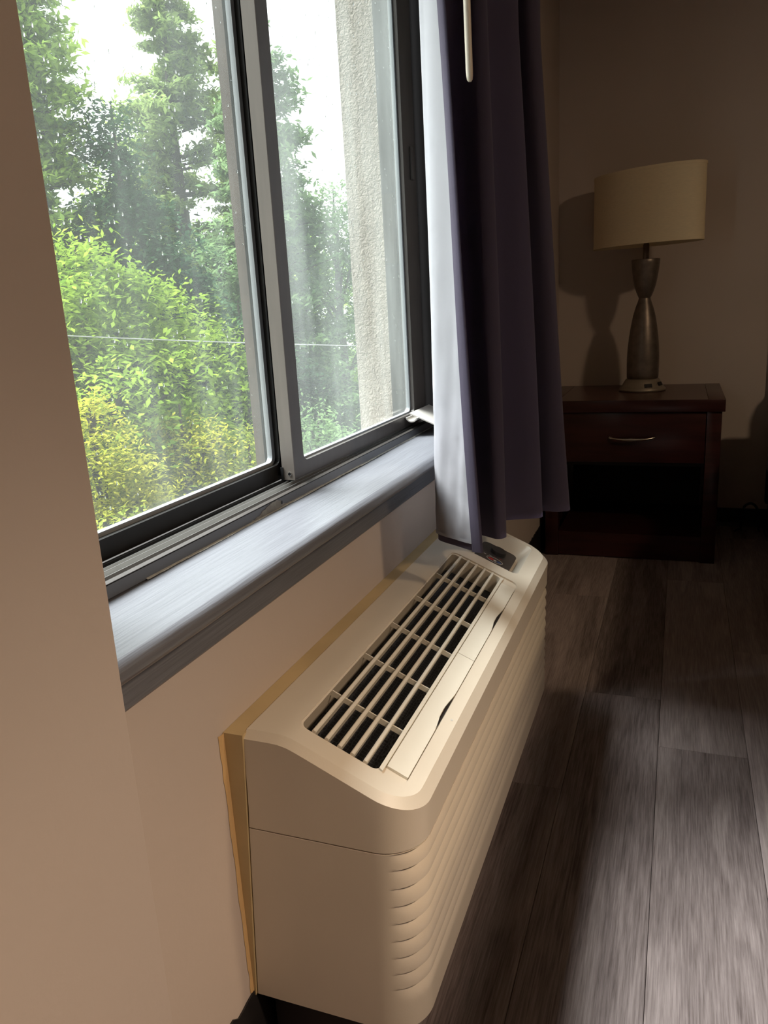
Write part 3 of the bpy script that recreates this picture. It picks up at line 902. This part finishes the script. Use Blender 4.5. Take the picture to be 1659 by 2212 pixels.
# pull wand
wd = empty('curtain_wand', (0.24, 0.44, 1.376)); tag(wd, 'thin cream curtain pull wand hanging in front of the plum curtain', 'curtain wand')
bm = bmesh.new(); tube(bm, [(0.213, 0.56, 1.411), (0.2127, 0.56, 1.418), (0.209, 0.56, 1.7), (0.203, 0.56, 2.2)], [0.0052, 0.0056, 0.0056, 0.0056], 14)
o = obj('wand_rod', bm, M_wand, smooth=True, angle=50); o.parent = wd; o.matrix_parent_inverse = Matrix.Translation(-Vector(wd.location))
bm = bmesh.new(); tube(bm, [(0.2132, 0.56, 1.4035), (0.2131, 0.56, 1.406), (0.213, 0.56, 1.4115)], [0.0025, 0.0044, 0.0052], 14)
o = obj('end_cap', bm, M_wand, smooth=True, angle=50); o.parent = wd; o.matrix_parent_inverse = Matrix.Translation(-Vector(wd.location))
# curtain track under the ceiling, holds the curtain and wand
tr_ = boxo('curtain_track', (0.10, 0.17, YP + 0.002, 1.35, CT - 0.002, CT + 0.03), M_whitepl, bev=0.002); tag(tr_, 'white curtain track above the window, out of view', 'curtain track')

# ------------------------------------------------------------------ nightstand
NX0, NX1, NY0, NY1, NZ = 0.018, 0.712, 2.452, 3.03, 0.6635
ns = empty('nightstand', ((NX0 + NX1) / 2, (NY0 + NY1) / 2, 0)); tag(ns, 'dark cherry wood nightstand with one drawer and open shelf', 'nightstand')
def nch(o, par=None):
    o.parent = par or ns
    o.matrix_parent_inverse = Matrix.Translation(-Vector(ns.location))
    return o
fw_ = 0.062
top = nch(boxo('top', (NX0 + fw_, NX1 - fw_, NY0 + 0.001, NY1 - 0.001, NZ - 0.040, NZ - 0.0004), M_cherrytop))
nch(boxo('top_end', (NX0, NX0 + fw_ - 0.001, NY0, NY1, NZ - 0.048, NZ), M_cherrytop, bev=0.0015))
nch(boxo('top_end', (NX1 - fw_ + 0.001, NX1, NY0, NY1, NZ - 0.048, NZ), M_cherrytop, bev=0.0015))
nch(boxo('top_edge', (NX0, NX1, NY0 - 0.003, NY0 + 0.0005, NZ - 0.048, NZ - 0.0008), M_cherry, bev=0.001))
x0, x1 = NX0 + 0.010, NX1 - 0.010
for xa, xb in ((x0, x0 + 0.054), (x1 - 0.054, x1)):
    nch(boxo('leg', (xa, xb, NY0 + 0.008, NY0 + 0.056, 0.0, NZ - 0.0485), M_cherry, bev=0.002))
    nch(boxo('leg', (xa, xb, NY1 - 0.056, NY1 - 0.008, 0.0, NZ - 0.0485), M_cherry, bev=0.002))
for xa, xb in ((x0 + 0.004, x0 + 0.026), (x1 - 0.026, x1 - 0.004)):
    nch(boxo('side_panel', (xa, xb, NY0 + 0.0565, NY1 - 0.0565, 0.05, NZ - 0.0485), M_cherry))
nch(boxo('back_panel', (x0 + 0.0545, x1 - 0.0545, NY1 - 0.03, NY1 - 0.012, 0.05, NZ - 0.0485), M_black))
nch(boxo('shelf', (x0 + 0.0545, x1 - 0.0545, NY0 + 0.014, NY1 - 0.031, 0.085, 0.108), M_cherry))
nch(boxo('plinth_rail', (x0 + 0.0545, x1 - 0.0545, NY0 + 0.016, NY0 + 0.034, 0.004, 0.0845), M_cherry))
nch(boxo('divider', (x0 + 0.0545, x1 - 0.0545, NY0 + 0.03, NY1 - 0.031, 0.394, 0.408), M_black))
dr = nch(boxo('drawer', (x0 + 0.0565, x1 - 0.0565, NY0 + 0.010, NY0 + 0.030, 0.411, NZ - 0.0515), M_cherry, bev=0.0015))
bm = bmesh.new()
hc = (x0 + x1) / 2 + 0.008
pts, rr_ = [], []
for t in np.linspace(-1, 1, 21):
    pts.append((hc + 0.086 * t, NY0 - 0.018 * (1 - t ** 4) + 0.004, 0.5115 - 0.004 * (1 - t * t) + 0.002 * abs(t) ** 6))
    rr_.append(0.0032 + 0.0045 * (1 - abs(t)) ** 1.5 + (0.0018 if abs(t) > 0.9 else 0))
tube(bm, pts, rr_, 12)
tube(bm, [(hc - 0.080, NY0 - 0.004, 0.512), (hc - 0.080, NY0 + 0.012, 0.512)], 0.004, 10)
tube(bm, [(hc + 0.080, NY0 - 0.004, 0.512), (hc + 0.080, NY0 + 0.012, 0.512)], 0.004, 10)
hd = obj('handle', bm, M_nickel, smooth=True, angle=60); nch(hd, dr); hd.matrix_parent_inverse = Matrix.Identity(4)
hd.matrix_parent_inverse = (dr.matrix_parent_inverse).inverted() @ dr.matrix_parent_inverse
hd['label'] = 'curved brushed nickel pull'

# ------------------------------------------------------------------ table lamp
LX, LY = 0.393, 2.80
lp = empty('table_lamp', (LX, LY, NZ)); tag(lp, 'unlit bronze hourglass table lamp with oval cream shade on the nightstand', 'lamp')
def lch(o, par=None):
    o.parent = par or lp
    return o
bm = bmesh.new()
lathe(bm, [(0.094, 0.0004), (0.097, 0.004), (0.097, 0.009), (0.090, 0.016), (0.083, 0.026), (0.075, 0.040), (0.069, 0.049), (0.064, 0.052)], 48)
lb = lch(obj('base', bm, M_lampbase, smooth=True, angle=50))
bm = bmesh.new(); box(bm, -0.0155, 0.0155, -0.002, 0.010, -0.008, 0.008, bev=0.001)
ot = obj('power_outlet', bm, M_black); ot.parent = lb; ot.location = (0.028, -0.0795, 0.027); ot.rotation_euler = (math.radians(-30), 0, math.radians(19))
bm = bmesh.new(); box(bm, -0.012, 0.012, -0.002, 0.012, -0.008, 0.008, bev=0.002)
ot = obj('switch', bm, M_black); ot.parent = lb; ot.location = (0.0745, -0.040, 0.032); ot.rotation_euler = (math.radians(-30), 0, math.radians(62))
body = [(0.063, 0.0525), (0.0655, 0.058), (0.0660, 0.075), (0.0665, 0.11), (0.0660, 0.145), (0.0640, 0.185), (0.0595, 0.230), (0.0530, 0.275), (0.0450, 0.318), (0.0350, 0.352), (0.0270, 0.374), (0.0235, 0.387)]
bm = bmesh.new(); lathe(bm, body, 48); lch(obj('lower_body', bm, M_lampb, smooth=True, angle=60))
cup = [(0.0235, 0.3872), (0.0270, 0.394), (0.0350, 0.412), (0.0430, 0.438), (0.0490, 0.468), (0.0535, 0.500), (0.0560, 0.527), (0.0575, 0.541), (0.0560, 0.5435)]
bm = bmesh.new(); lathe(bm, cup, 48); lch(obj('upper_cup', bm, M_lampb, smooth=True, angle=60))
bm = bmesh.new(); lathe(bm, [(0.0125, 0.5436), (0.0125, 0.60), (0.0105, 0.603), (0.0105, 0.70), (0.016, 0.702), (0.016, 0.76), (0.006, 0.77)], 20); lch(obj('neck', bm, M_lampb, smooth=True, angle=40))
# oval drum shade, turned so that its right end is nearer
A_, B_, ROT = 0.245, 0.125, math.radians(-30)
bm = bmesh.new()
S0, S1 = 0.600, 0.886
def oring(f, z, n=72):
    out = []
    for k in range(n):
        t = 2 * math.pi * k / n
        x, y = A_ * f * math.cos(t), B_ * f * math.sin(t)
        out.append(bm.verts.new((x * math.cos(ROT) - y * math.sin(ROT), x * math.sin(ROT) + y * math.cos(ROT), z)))
    return out
rs = [oring(1.0, S0), oring(0.995, S1), oring(0.985, S1), oring(0.990, S0)]
for i in range(4):
    a_, b_ = rs[i], rs[(i + 1) % 4]
    for k in range(72):
        bm.faces.new((a_[k], a_[(k + 1) % 72], b_[(k + 1) % 72], b_[k]))
bmesh.ops.recalc_face_normals(bm, faces=bm.faces[:])
sh = lch(obj('shade', bm, M_shade, smooth=True, angle=40))
for z0, z1 in ((S0 - 0.0006, S0 + 0.010), (S1 - 0.010, S1 + 0.0006)):
    bm = bmesh.new()
    rs = [oring(1.004, z0), oring(1.0035, z1), oring(0.990, z1), oring(0.990, z0)]
    for i in range(4):
        a_, b_ = rs[i], rs[(i + 1) % 4]
        for k in range(72):
            bm.faces.new((a_[k], a_[(k + 1) % 72], b_[(k + 1) % 72], b_[k]))
    bmesh.ops.recalc_face_normals(bm, faces=bm.faces[:])
    o = obj('shade_trim', bm, M_shade, smooth=True, angle=40); o.parent = sh
# spider that carries the shade
bm = bmesh.new()
for s_ in (-1, 1):
    tube(bm, [(0.012 * s_ * math.cos(ROT), 0.012 * s_ * math.sin(ROT), 0.765), (0.242 * s_ * math.cos(ROT), 0.242 * s_ * math.sin(ROT), 0.872)], 0.0022, 6)
lch(obj('shade_spider', bm, M_nickel))

# ------------------------------------------------------------------ added unseen table that shades the floor; shaded lamp above it
dk = empty('shade_desk', (1.2, -0.5, 0)); tag(dk, 'dark cherry table added out of view to shade the floor from the lamps', 'shade_desk')
def dch(o):
    o.parent = dk; o.matrix_parent_inverse = Matrix.Translation(-Vector(dk.location)); return o
dch(boxo('shade_desk_top', (0.735, 1.34, -1.40, 0.952, 0.72, 0.752), M_cherrytop, bev=0.003))
for xa in (0.88, 1.24):
    for ya in (-1.37, 0.70):
        dch(boxo('leg', (xa, xa + 0.06, ya, ya + 0.06, 0.0, 0.7195), M_cherry, bev=0.002))
dch(boxo('modesty_panel', (1.26, 1.28, -1.30, 0.695, 0.25, 0.7195), M_cherry))
dch(boxo('side_rail', (0.90, 0.92, -1.30, 0.695, 0.64, 0.7195), M_cherry))

# ------------------------------------------------------------------ bed at the right, mostly out of the picture
bd = empty('bed', (1.75, 2.0, 0)); tag(bd, 'black bed base corner at the right edge beyond the nightstand', 'bed')
def bch(o):
    o.parent = bd; o.matrix_parent_inverse = Matrix.Translation(-Vector(bd.location)); return o
BX0, BX1, BY0, BY1 = 0.925, 2.45, 0.98, 2.99
bch(boxo('bed_base', (BX0 + 0.01, BX1, BY0, BY1, 0.0, 0.30), M_bedbase, bev=0.01))
bch(boxo('mattress', (BX0 - 0.035, BX1, BY0 - 0.02, BY1 - 0.25, 0.301, 0.66), M_linen, bev=0.05))
bch(boxo('pillow', (BX0 + 0.06, BX0 + 0.70, BY1 - 0.245, BY1 - 0.02, 0.31, 0.74), M_linen, bev=0.06))
bch(boxo('headboard', (BX0 - 0.0, BX1 + 0.1, BY1 + 0.004, BY1 + 0.05, 0.12, 1.25), M_bedbase, bev=0.01))
# looped power cable beside the bed
bm = bmesh.new()
pts = []
for t in np.linspace(0, 1, 22):
    a_ = math.radians(205 - 205 * t)
    pts.append((0.862 + 0.036 * math.cos(a_), 2.94, 0.075 + 0.062 * math.sin(a_) + (0.0 if t > .2 else -(0.2 - t) * 0.2)))
pts = [(0.800, 2.93, 0.006), (0.822, 2.935, 0.02)] + pts + [(0.90, 2.945, 0.03), (0.905, 2.95, 0.006)]
tube(bm, pts, 0.0055, 8)
cb = obj('power_cable', bm, M_cable, smooth=True, angle=60); tag(cb, 'looped black power cable by the wall between nightstand and bed', 'cable')

# ------------------------------------------------------------------ outdoors
gr = bpy.data.meshes.new('ground')
n = 40
vv, ff = [], []
rn = random.Random(1)
for i in range(n + 1):
    for j in range(n + 1):
        x = -45 + 44.5 * i / n; y = -10 + 60 * j / n
        d_ = math.hypot(x, y)
        vv.append((x, y, -3.6 + 0.05 * max(0, d_ - 8) + 0.15 * math.sin(x * .7) * math.cos(y * .5)))
for i in range(n):
    for j in range(n):
        ff.append((i * (n + 1) + j, (i + 1) * (n + 1) + j, (i + 1) * (n + 1) + j + 1, i * (n + 1) + j + 1))
gr.from_pydata(vv, [], ff)
go = link('ground', gr, M_ground); tag(go, 'grassy ground outside below the trees', kind='structure')

def az_pos(az, D):
    a_ = math.radians(az)
    return 0.54 + D * math.sin(a_), -0.77 + D * math.cos(a_)
def leaves_mesh(cent, size, rs_, flat=0.5, long=1.0, droop=0.0):
    """many small folded leaf blades around the given centres"""
    n_ = len(cent)
    nrm = rs_.normal(size=(n_, 3)); nrm[:, 2] = np.abs(nrm[:, 2]) + flat * 2
    nrm /= np.linalg.norm(nrm, axis=1)[:, None]
    a_ = rs_.normal(size=(n_, 3)); a_[:, 2] -= droop
    t = a_ - nrm * (a_ * nrm).sum(1)[:, None]; t /= np.linalg.norm(t, axis=1)[:, None] + 1e-9
    s_ = np.cross(nrm, t)
    sz = size * rs_.uniform(0.6, 1.3, size=n_)[:, None]
    p0 = cent - t * sz * 0.5 * long
    p1 = cent + s_ * sz * 0.26 + nrm * sz * 0.08
    p2 = cent + t * sz * 0.5 * long
    p3 = cent - s_ * sz * 0.26 + nrm * sz * 0.08
    V = np.stack([p0, p1, p2, p3], 1).reshape(-1, 3)
    me = bpy.data.meshes.new('foliage')
    me.vertices.add(n_ * 4); me.vertices.foreach_set('co', V.astype(np.float32).ravel())
    me.loops.add(n_ * 4); me.loops.foreach_set('vertex_index', np.arange(n_ * 4, dtype=np.int32))
    me.polygons.add(n_); me.polygons.foreach_set('loop_start', np.arange(0, n_ * 4, 4, dtype=np.int32))
    try: me.polygons.foreach_set('loop_total', np.full(n_, 4, dtype=np.int32))
    except Exception: pass
    me.update(calc_edges=True)
    return me
def make_tree(name, label, az, D, z0, z1, rad, m, kind='broad', nclump=120, per=120, size=0.12, seed=0, group=None, low=0.15, cat='tree', off=0.0):
    rs_ = np.random.RandomState(seed)
    x, y = az_pos(az, D)
    gz = -3.6 + 0.05 * max(0, math.hypot(x, y) - 8) - 0.15
    t = empty(name, (x, y, gz)); tag(t, label, cat, group)
    hgt = z1 - gz
    br = bmesh.new()
    tube(br, [(0, 0, 0), (0.05, 0.03, hgt * 0.35), (-0.04, 0.02, hgt * 0.7), (0, 0, hgt * 0.97)], [max(.05, hgt * 0.018), hgt * 0.014, hgt * 0.008, 0.012], 7)
    cl = []
    c0 = z0 - gz
    for k in range(nclump):
        if kind == 'pine':
            h = c0 + (hgt - c0) * (k + rs_.uniform(0, .8)) / nclump
            f = (hgt - h) / (hgt - c0)
            L_ = rad * (0.10 + 0.90 * f ** 0.75) * rs_.uniform(0.55, 1.1)
            a_ = rs_.uniform(0, 2 * math.pi)
            dx, dy = math.cos(a_), math.sin(a_)
            up_ = rs_.uniform(0.0, 0.35)
            tip = np.array((dx * L_, dy * L_, h + up_ * L_))
            b0 = np.array((0, 0, h))
            tube(br, [tuple(b0), tuple(b0 * 0.5 + tip * 0.5 - np.array((0, 0, 0.04 * L_))), tuple(tip)], [0.03, 0.016, 0.005], 4, cap=False)
            q = rs_.uniform(0.25, 1.03, size=per)
            P_ = b0 + (tip - b0) * q[:, None] + rs_.normal(size=(per, 3)) * np.array((0.13, 0.13, 0.07)) * (0.5 + L_ * 0.35)
            cl.append(P_)
        else:
            # clumps near the surface of a lumpy egg
            d_ = rs_.normal(size=3); d_ /= np.linalg.norm(d_)
            rr_ = rs_.uniform(0.45, 1.0) ** 0.6
            zc = (c0 + hgt) / 2; hz = (hgt - c0) / 2
            lump = 1 + 0.22 * math.sin(d_[0] * 5 + seed) + 0.15 * math.sin(d_[2] * 7 + seed * 2)
            prof_ = 1.0 - 0.45 * max(0, d_[2] * rr_) ** 1.5
            ctr = np.array((d_[0] * rad * rr_ * lump * prof_, d_[1] * rad * rr_ * lump * prof_, zc + d_[2] * hz * rr_))
            if k % 4 == 0:
                b0 = np.array((0, 0, max(c0 * .6, ctr[2] - rad * 0.7)))
                tube(br, [tuple(b0), tuple(b0 * 0.45 + ctr * 0.55 + np.array((0, 0, .1))), tuple(ctr)], [0.035, 0.02, 0.006], 4, cap=False)
            s_ = rad * rs_.uniform(0.13, 0.24)
            P_ = ctr + rs_.normal(size=(per, 3)) * np.array((s_, s_, s_ * 0.45))
            P_[:, 2] -= 0.25 * ((P_[:, 0] - ctr[0]) ** 2 + (P_[:, 1] - ctr[1]) ** 2) / (s_ + .01)
            cl.append(P_)
    P_ = np.concatenate(cl)
    P_[:, 2] = np.maximum(P_[:, 2], 0.05)
    P_ = P_.astype(float)
    if kind == 'pine': me = leaves_mesh(P_, size, rs_, flat=0.35, long=1.5, droop=-0.3)
    else: me = leaves_mesh(P_, size, rs_, flat=0.55, long=1.25, droop=0.35)
    o = link('crown', me, m, t)
    tk = obj('trunk', br, M_bark, t, smooth=True, angle=60)
    return t
ML_pine = leaf_mat('pine_green', (0.101, 0.159, 0.056), (0.317, 0.408, 0.129))
ML_dark = leaf_mat('ivy_dark_green', (0.021, 0.057, 0.027), (0.081, 0.152, 0.068), 0.25)
ML_mid = leaf_mat('mid_green', (0.103, 0.192, 0.038), (0.366, 0.502, 0.100))
ML_bright = leaf_mat('bright_green', (0.079, 0.159, 0.017), (0.322, 0.430, 0.061), 0.4)
ML_yellow = leaf_mat('yellow_green', (0.111, 0.169, 0.018), (0.507, 0.472, 0.055), 0.35)
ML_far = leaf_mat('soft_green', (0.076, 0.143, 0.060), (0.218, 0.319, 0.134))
ML_olive = leaf_mat('olive_green', (0.086, 0.135, 0.022), (0.325, 0.351, 0.055), 0.35)

T = make_tree
T('conifer_tree', 'tall feathery green tree at the far left of the window', -42.6, 13.0, -1.5, 7.9, 1.65, ML_mid, 'pine', 250, 210, 0.095, 1)
T('conifer_tree', 'tall spiky grey-green pine in the middle of the left pane', -33.6, 17.0, -1.0, 7.5, 2.3, ML_pine, 'pine', 200, 190, 0.11, 2)
T('ivy_tree', 'dark ivy covered tree between the two tall pines', -37.4, 12.6, -3.0, 4.3, 0.95, ML_dark, 'broad', 170, 190, 0.09, 3)
T('leafy_tree', 'bright light-green leafy tree low at the left of the pane', -40.8, 10.4, -1.2, 2.15, 1.5, ML_bright, 'broad', 150, 150, 0.085, 4)
T('leafy_tree', 'mid-green leafy sapling right of the bright green tree', -35.2, 12.6, -2.6, 1.75, 1.25, ML_mid, 'broad', 140, 170, 0.085, 5)
T('conifer_tree', 'green tree against the centre mullion of the window', -29.2, 18.0, -2.0, 7.0, 1.8, ML_pine, 'pine', 200, 200, 0.11, 6)
T('conifer_tree', 'pale hazy conical tree seen through the right pane', -28.0, 14.6, -3.0, 5.75, 2.1, ML_far, 'pine', 240, 220, 0.095, 7)
T('leafy_tree', 'small soft-green tree beside the stucco wall', -23.4, 15.5, -3.0, 3.5, 1.35, ML_far, 'broad', 140, 170, 0.09, 8)
T('leafy_tree', 'dark bushy tree filling the gap behind the mullion', -30.6, 13.6, -3.2, 1.5, 1.5, ML_dark, 'broad', 140, 170, 0.09, 9)
T('shrub', 'yellow-green shrub at the lower left of the pane', -41.4, 8.0, -3.2, 0.42, 0.80, ML_yellow, 'broad', 150, 150, 0.050, 10, cat='shrub')
T('shrub', 'yellow-tipped shrub in the middle of the lower pane', -35.4, 8.9, -3.2, 0.30, 0.85, ML_yellow, 'broad', 150, 150, 0.050, 11, cat='shrub')
T('shrub', 'olive shrub near the lower right corner of the left pane', -30.8, 8.6, -3.2, -0.15, 1.05, ML_olive, 'broad', 150, 150, 0.052, 12, cat='shrub')
T('shrub', 'low speckled shrub at the bottom left of the pane', -40.2, 6.6, -3.5, -0.38, 0.75, ML_olive, 'broad', 130, 140, 0.055, 13, cat='shrub')
T('shrub', 'low olive shrub at the bottom middle of the pane', -35.6, 6.8, -3.5, -0.40, 0.80, ML_olive, 'broad', 130, 140, 0.055, 14, cat='shrub')
T('shrub', 'green shrub behind the right pane by the wall', -25.6, 10.0, -3.4, -0.1, 1.3, ML_far, 'broad', 140, 150, 0.065, 15, cat='shrub')
T('leafy_tree', 'leafy tree far behind the ivy covered tree', -38.8, 21.0, -2.5, 4.4, 2.2, ML_mid, 'broad', 150, 150, 0.12, 16)
T('leafy_tree', 'leafy tree far behind the pine in the left pane', -32.0, 22.5, -2.5, 3.4, 2.4, ML_far, 'broad', 150, 150, 0.12, 17)
T('leafy_tree', 'leafy tree far behind the right pane', -26.0, 21.5, -2.5, 3.4, 2.2, ML_mid, 'broad', 150, 150, 0.12, 18)
T('leafy_tree', 'leafy tree hidden partly by the wall pier at far left', -47.0, 12.5, -2.5, 4.0, 1.7, ML_mid, 'broad', 120, 130, 0.11, 19)

# overhead wire
bm = bmesh.new()
x0, y0 = az_pos(-50, 9.0); x1, y1 = az_pos(-18, 10.5)
pts = []
for t in np.linspace(0, 1, 24):
    pts.append((x0 + (x1 - x0) * t, y0 + (y1 - y0) * t, 1.10 - 0.56 * t + 0.03 * (2 * t - 1) ** 2))
tube(bm, pts, 0.007, 6)
pw = obj('overhead_wire', bm, M_wire); tag(pw, 'thin grey overhead wire crossing in front of the trees', 'wire')
